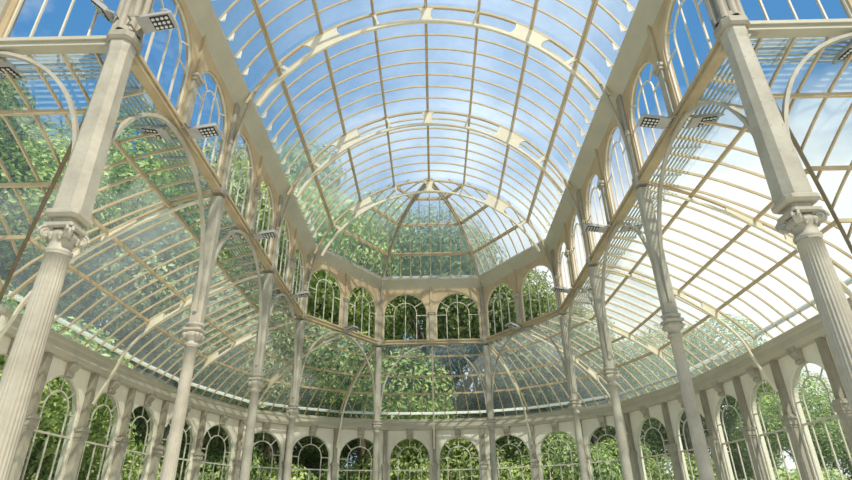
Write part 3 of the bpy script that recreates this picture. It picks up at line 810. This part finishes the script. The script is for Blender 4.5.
# ---- floodlights on the mid-bay posts
def floodlight(label, pos, ang, pitch):
    t = thing('floodlight', label, 'floodlight', pos, 'floodlights on the clerestory posts', 'thing')
    m = MB()    # metres, local
    w, l, d = .13, .23, .035
    def bx(mb_, x0, x1, y0, y1, z0, z1): mb_.sweep(None, [[(x0, y0, z), (x1, y0, z), (x1, y1, z), (x0, y1, z)] for z in (z0, z1)])
    bx(m, -l, l, -w, w, 0, d); bx(m, -l + .02, l - .10, -w + .02, w - .02, d, d + .03)
    for k in range(9): bx(m, -l + .04 + k * .03, -l + .046 + k * .03, -w + .025, w - .025, d + .03, d + .05)
    o = m.build('housing', M['lamp'], t, metres=True)
    m = MB(); bx(m, -l + .05, l - .17, -w + .022, w - .022, -.012, .001); nf = len(m.f)
    for a in range(4):
        for b in range(3):
            x = -l + .085 + a * .058; y = -.07 + b * .07
            m.sweep(None, [[(x + .022 * math.cos(q * PI / 4), y + .022 * math.sin(q * PI / 4), z) for q in range(8)] for z in (-.02, -.011)])
    lp = m.build('lens_panel', M['lampdark'], t, metres=True); lp.data.materials.append(M['led'])
    for q in range(nf, len(lp.data.polygons)): lp.data.polygons[q].material_index = 1
    m = MB()
    for sy in (-1, 1): m.bar((l - .06, sy * (w + .008), .02), (l + .09, sy * (w + .008), .06), .008, .03)
    m.bar((l + .09, -w - .012, .06), (l + .09, w + .012, .06), .03, .008); m.tube([(l + .09, 0, .06), (l + .16, 0, .07)], .018, 8)
    m.build('bracket', M['post'], t, metres=True)
    t.rotation_euler = (0, pitch, ang); return t
for fr, nm, bay, words in LFRAMES:
    hh = HS - 0.025
    for q, wd in ((-1, 'inward'), (1, 'outward')):
        if bay >= 3 and bay != 5 and q > 0: continue
        if bay == 4: continue
        off = 0.100 if bay < 3 else .09
        p = fr.p(0, q * off, hh)
        ang = math.atan2(fr.n.y * -q, fr.n.x * -q)     # bracket end towards the post
        floodlight('grey floodlight on the middle post, %s, facing the %s' % (words, 'nave' if q < 0 else 'aisle'), W(*p), ang, 0.16)
# the pair on the left crossing column
for q, wd in ((-1, 'outer'), (1, 'inner')):
    a = math.radians(180 if q > 0 else 0)
    floodlight('grey floodlight beside the left crossing column, on its %s side' % wd, W(-1 + q * (.105 if q > 0 else .09), Y0 - .02, 1.49 if q > 0 else 1.545), a, .2 if q > 0 else .75)

# ================================================================== OUTDOORS: trees and shrubs
rnd = random.Random(7)
def leaf_cloud(m, blobs, n, size, rg):
    tot = sum(b[3] ** 2 for b in blobs); 
    for bx_, by, bz, br, sq in blobs:
        for _ in range(int(n * br * br / tot)):
            z = rg.uniform(-1, 1); a = rg.uniform(0, 2 * PI); q = math.sqrt(1 - z * z); rad = br * (0.72 + 0.34 * rg.random())
            p = Vector((bx_ + rad * q * math.cos(a), by + rad * q * math.sin(a), bz + rad * z * sq))
            nrm = Vector((q * math.cos(a) + rg.uniform(-.7, .7), q * math.sin(a) + rg.uniform(-.7, .7), z + rg.uniform(-.4, .9))).normalized()
            u = nrm.cross(Vector((rg.uniform(-1, 1), rg.uniform(-1, 1), rg.uniform(-1, 1)))).normalized(); v = nrm.cross(u)
            s_ = size * rg.uniform(.6, 1.35); k = nrm * s_ * .18
            m.add([p - u * s_, p - v * s_ * .5 + k, p + u * s_, p + v * s_ * .5 + k], [(0, 1, 2, 3)])
def make_tree(name, label, H, R, mat, barkm, n, size, seed, low=.25, cat='tree', group='trees around the pavilion'):
    rg = random.Random(seed); t = thing(name, label, cat, (0, 0, -60), group, 'thing')
    m = MB(); top = Vector((rg.uniform(-.4, .4), rg.uniform(-.4, .4), H * .72)); pts = [Vector((0, 0, 0)).lerp(top, k / 6) + Vector((rg.uniform(-.12, .12), rg.uniform(-.12, .12), 0)) * (k > 0) for k in range(7)]
    r0 = .022 * H; m.tube(pts, [r0 * (1 - .8 * k / 6) for k in range(7)], 10)
    blobs = [(0, 0, H * .80, R * .55, .9)]
    for k in range(15):
        a = k * 2.4 + rg.uniform(-.3, .3); z = low + (0.86 - low) * ((k * .618) % 1); rr = R * (.40 + .42 * math.sin(PI * min(max((z - low * .6) / (1.0 - low * .6), 0), 1)))
        c = Vector((rr * math.cos(a), rr * math.sin(a), z * H)); blobs.append((c.x, c.y, c.z, R * rg.uniform(.30, .46), .85))
        st = pts[min(6, max(1, int(z * 6.5)))] * .85; m.tube([st, st.lerp(c, .5) + Vector((0, 0, .2)), c], [r0 * .32, r0 * .2, r0 * .06], 6)
    m.build('trunk', barkm, t, metres=True)
    m = MB(); leaf_cloud(m, blobs, n, size, rg); m.build('crown', mat, t, metres=True); return t
def make_bush(name, label, H, R, mat, n, size, seed):
    rg = random.Random(seed); t = thing(name, label, 'shrub', (0, 0, -60), 'shrubs under the trees', 'thing')
    m = MB(); blobs = []
    for k in range(9):
        a = k * 2.4; q = R * .55 * (k / 9) ** .5; z = H * rg.uniform(.3, .68); blobs.append((q * math.cos(a), q * math.sin(a), z, R * rg.uniform(.36, .5), H / R * .5))
        m.tube([(0, 0, 0), (q * .5 * math.cos(a), q * .5 * math.sin(a), z * .6), (q * math.cos(a), q * math.sin(a), z)], [.05, .035, .012], 5)
    m.build('stems', M['bark'], t, metres=True)
    m = MB(); leaf_cloud(m, blobs, n, size, rg); m.build('foliage', mat, t, metres=True); return t
PROTO = [make_tree('broadleaf_tree', '', 16, 5.0, M['leafA'], M['bark'], 40000, .112, 11, low=.12), make_tree('broadleaf_tree', '', 16, 5.2, M['leafB'], M['bark'], 40000, .112, 12, low=.13),
         make_tree('broadleaf_tree', '', 16, 4.6, M['leafC'], M['paleb'], 32000, .11, 13, low=.30)]
BUSH = [make_bush('shrub', '', 3.6, 2.2, M['leafB'], 9000, .085, 21), make_bush('shrub', '', 3.6, 2.2, M['leafA'], 9000, .085, 22)]
used = [0, 0, 0]; bused = [0, 0]
KW = ['bright green', 'deep green', 'olive green']
def plant(k, x, y, H, rz, label):
    o = PROTO[k] if not used[k] else copy_tree(PROTO[k]); used[k] = 1
    o.location = (x * S, y * S, -.04); s_ = H / 16; o.scale = (s_ * .5 + .5, s_ * .5 + .5, s_) if H > 8 else (s_ * .85 + .15, s_ * .85 + .15, s_); o.rotation_euler = (0, 0, rz); o['label'] = label
def shrub(k, x, y, H, rz, label):
    o = BUSH[k] if not bused[k] else copy_tree(BUSH[k]); bused[k] = 1
    o.location = (x * S, y * S, -.04); o.scale = (1.05, 1.05, H / 3.6); o.rotation_euler = (0, 0, rz); o['label'] = label
# (kind, x, y, height m, where)
TREES = [
    (1, -4.1, 2.9, 15, 'behind the left crossing column'), (0, -3.3, 3.85, 14, 'behind the ninth lower window left of the middle'), (1, -4.8, 4.3, 20, 'standing tall well beyond the left aisle'),
    (0, -3.2, 4.95, 16, 'behind the seventh lower window left of the middle'), (2, -2.75, 5.8, 20, 'with pale trunk, behind the fifth lower window left of the middle'), (1, -4.1, 6.3, 24, 'standing tall beyond the left end of the apse'),
    (0, -1.95, 6.85, 20, 'behind the fourth lower window left of the middle'), (1, -2.9, 8.0, 26, 'tallest of all, far behind the left of the apse'), (0, -0.85, 7.2, 18.5, 'behind the second lower window left of the middle'),
    (1, 0.15, 7.5, 19.5, 'behind the middle of the back wall'), (0, 1.0, 7.2, 14, 'behind the second lower window right of the middle'), (1, 2.05, 7.5, 11.5, 'behind the fourth lower window right of the middle'),
    (1, -1.0, 9.2, 25, 'far back, above the left of the back clerestory'), (1, 0.25, 9.5, 22, 'far back, above the right of the back clerestory'),
    (0, 2.9, 6.7, 10.5, 'behind the fifth lower window right of the middle'), (2, 3.4, 8.0, 11.5, 'far behind the right end of the apse'), (1, 3.6, 5.6, 6.2, 'behind the seventh lower window right of the middle'),
    (2, 4.6, 5.0, 6.4, 'low, beyond the right aisle'), (1, 4.4, 3.9, 4.2, 'low, behind the ninth lower window right of the middle'), (0, 5.4, 3.4, 4.8, 'low, outside the right transept'), (2, 6.0, 5.8, 9.5, 'far beyond the right aisle'),
    (0, -2.15, 7.55, 9, 'low and rounded, filling behind the fourth lower window left of the middle'), (1, -1.45, 7.9, 9, 'low and rounded, behind the third lower window left of the middle'),
    (1, -0.3, 8.3, 10, 'low and rounded, behind the first lower window left of the middle'), (0, 1.6, 8.4, 10, 'low and rounded, behind the third lower window right of the middle'),
    (0, -4.3, 5.0, 9, 'low, filling beyond the left aisle'), (1, 5.2, 4.4, 5.6, 'low, beyond the eighth lower window right of the middle'), (0, 4.2, 6.6, 8, 'low, beyond the sixth lower window right of the middle'),
    (1, 0.6, 8.3, 15, 'behind the first lower window right of the middle'), (1, 6.4, 4.0, 5.4, 'small, far beyond the right transept'), (2, -5.6, 2.2, 17, 'far outside the left transept'), (0, -4.0, 1.6, 11, 'close outside the left transept'),
]
for q, (k, x, y, H, wd) in enumerate(TREES):
    plant(k, x, y, H, q * 1.7, '%s tree %s' % (KW[k], wd))
q = 0
for j in range(0, ND - 1):
    a, b = Vector(OUTALL[j]), Vector(OUTALL[j + 1]); mid = (a + b) / 2; n_ = outward(a, b).normalized()
    p = mid + n_ * (.95 + .25 * ((j * 7) % 3)); H = (5.6, 4.6, 5.2)[j % 3] if j < 13 else (3.4, 3.0, 3.6)[j % 3]
    shrub(j % 2, p.x, p.y, H, j * 1.3, 'leafy shrub outside the arched lower window, ' + win_words(j))

# ================================================================== light, sky, camera
w = bpy.data.worlds.new('sky'); bpy.context.scene.world = w; w.use_nodes = True
nt = w.node_tree; nt.nodes.clear(); out = N(nt, 'ShaderNodeOutputWorld'); bg = N(nt, 'ShaderNodeBackground')
tc = N(nt, 'ShaderNodeTexCoord'); sx = N(nt, 'ShaderNodeSeparateXYZ'); nt.links.new(tc.outputs['Generated'], sx.inputs[0])
rp = N(nt, 'ShaderNodeValToRGB'); e = rp.color_ramp.elements
e[0].position = 0.0; e[0].color = (0.66, 0.80, 0.88, 1); e[1].position = 1.0; e[1].color = (0.070, 0.225, 0.50, 1)
x = e.new(0.25); x.color = (0.26, 0.50, 0.75, 1); x = e.new(0.55); x.color = (0.085, 0.27, 0.55, 1)
nt.links.new(sx.outputs['Z'], rp.inputs['Fac'])
no = N(nt, 'ShaderNodeTexNoise'); no.inputs['Scale'].default_value = 2.2; no.inputs['Detail'].default_value = 9; no.inputs['Roughness'].default_value = .58
mp = N(nt, 'ShaderNodeMapping'); mp.inputs['Scale'].default_value = (1, 1, 1.6); mp.inputs['Location'].default_value = (5.3, 2.4, 1.0)
nt.links.new(tc.outputs['Generated'], mp.inputs['Vector']); nt.links.new(mp.outputs[0], no.inputs['Vector'])
# a bright bank of cloud low beyond the right aisle
ma = N(nt, 'ShaderNodeMath', operation='MULTIPLY_ADD'); ma.inputs[1].default_value = 0.36
bz = N(nt, 'ShaderNodeMapRange', interpolation_type='SMOOTHSTEP'); bz.inputs['From Min'].default_value = .66; bz.inputs['From Max'].default_value = .38
bx_ = N(nt, 'ShaderNodeMapRange', interpolation_type='SMOOTHSTEP'); bx_.inputs['From Min'].default_value = -.10; bx_.inputs['From Max'].default_value = .32
nt.links.new(sx.outputs['Z'], bz.inputs['Value']); nt.links.new(sx.outputs['X'], bx_.inputs['Value'])
bank = N(nt, 'ShaderNodeMath', operation='MULTIPLY'); nt.links.new(bz.outputs[0], bank.inputs[0]); nt.links.new(bx_.outputs[0], bank.inputs[1]); nt.links.new(bank.outputs[0], ma.inputs[0]); nt.links.new(no.outputs['Fac'], ma.inputs[2])
mz = N(nt, 'ShaderNodeMath', operation='MULTIPLY_ADD'); mz.inputs[1].default_value = -0.14; nt.links.new(sx.outputs['Z'], mz.inputs[0]); nt.links.new(ma.outputs[0], mz.inputs[2])
cr = N(nt, 'ShaderNodeValToRGB'); cr.color_ramp.elements[0].position = .45; cr.color_ramp.elements[1].position = .72
nt.links.new(mz.outputs[0], cr.inputs['Fac'])
mx = N(nt, 'ShaderNodeMix', data_type='RGBA'); nt.links.new(cr.outputs['Color'], mx.inputs['Factor']); nt.links.new(rp.outputs['Color'], mx.inputs['A']); mx.inputs['B'].default_value = (1.0, 1.0, 0.98, 1)
nt.links.new(mx.outputs['Result'], bg.inputs['Color']); bg.inputs['Strength'].default_value = 1.15
nt.links.new(bg.outputs[0], out.inputs['Surface'])
sun = bpy.data.lights.new('sun', 'SUN'); so = bpy.data.objects.new('sun', sun); C.objects.link(so)
sun.energy = 4.8; sun.angle = math.radians(1.2); sun.color = (1.0, 0.95, 0.85)
dv = Vector((-0.30, 0.62, -0.85)); so.rotation_euler = dv.to_track_quat('-Z', 'Y').to_euler(); so.location = (8, -14, 30)

f, p, yw, rr, cx = 555.43, 0.46773, 0.00702, -0.01708, -0.00546
fw = Vector((0, math.cos(p), math.sin(p))); up = Vector((0, -math.sin(p), math.cos(p))); rt = Vector((1, 0, 0))
rt, up = math.cos(rr) * rt + math.sin(rr) * up, -math.sin(rr) * rt + math.cos(rr) * up
R3 = Matrix.Rotation(yw, 3, 'Z'); rt, fw, up = R3 @ rt, R3 @ fw, R3 @ up
cam = bpy.data.cameras.new('camera'); co = bpy.data.objects.new('camera', cam); C.objects.link(co)
cam.sensor_width = 36; cam.lens = f / 852 * 36; cam.clip_end = 400; cam.clip_start = .05
mw = Matrix.Identity(4)
for i in range(3): mw[i][0], mw[i][1], mw[i][2] = rt[i], up[i], -fw[i]
mw[0][3], mw[1][3], mw[2][3] = cx * S, 0, ZO
co.matrix_world = mw
sc = bpy.context.scene; sc.camera = co
sc.view_settings.view_transform = 'Standard'; sc.view_settings.look = 'None'; sc.view_settings.exposure = 0.0
sc.cycles.transparent_max_bounces = 24; sc.cycles.max_bounces = 8
sc.cycles.caustics_reflective = False; sc.cycles.caustics_refractive = False
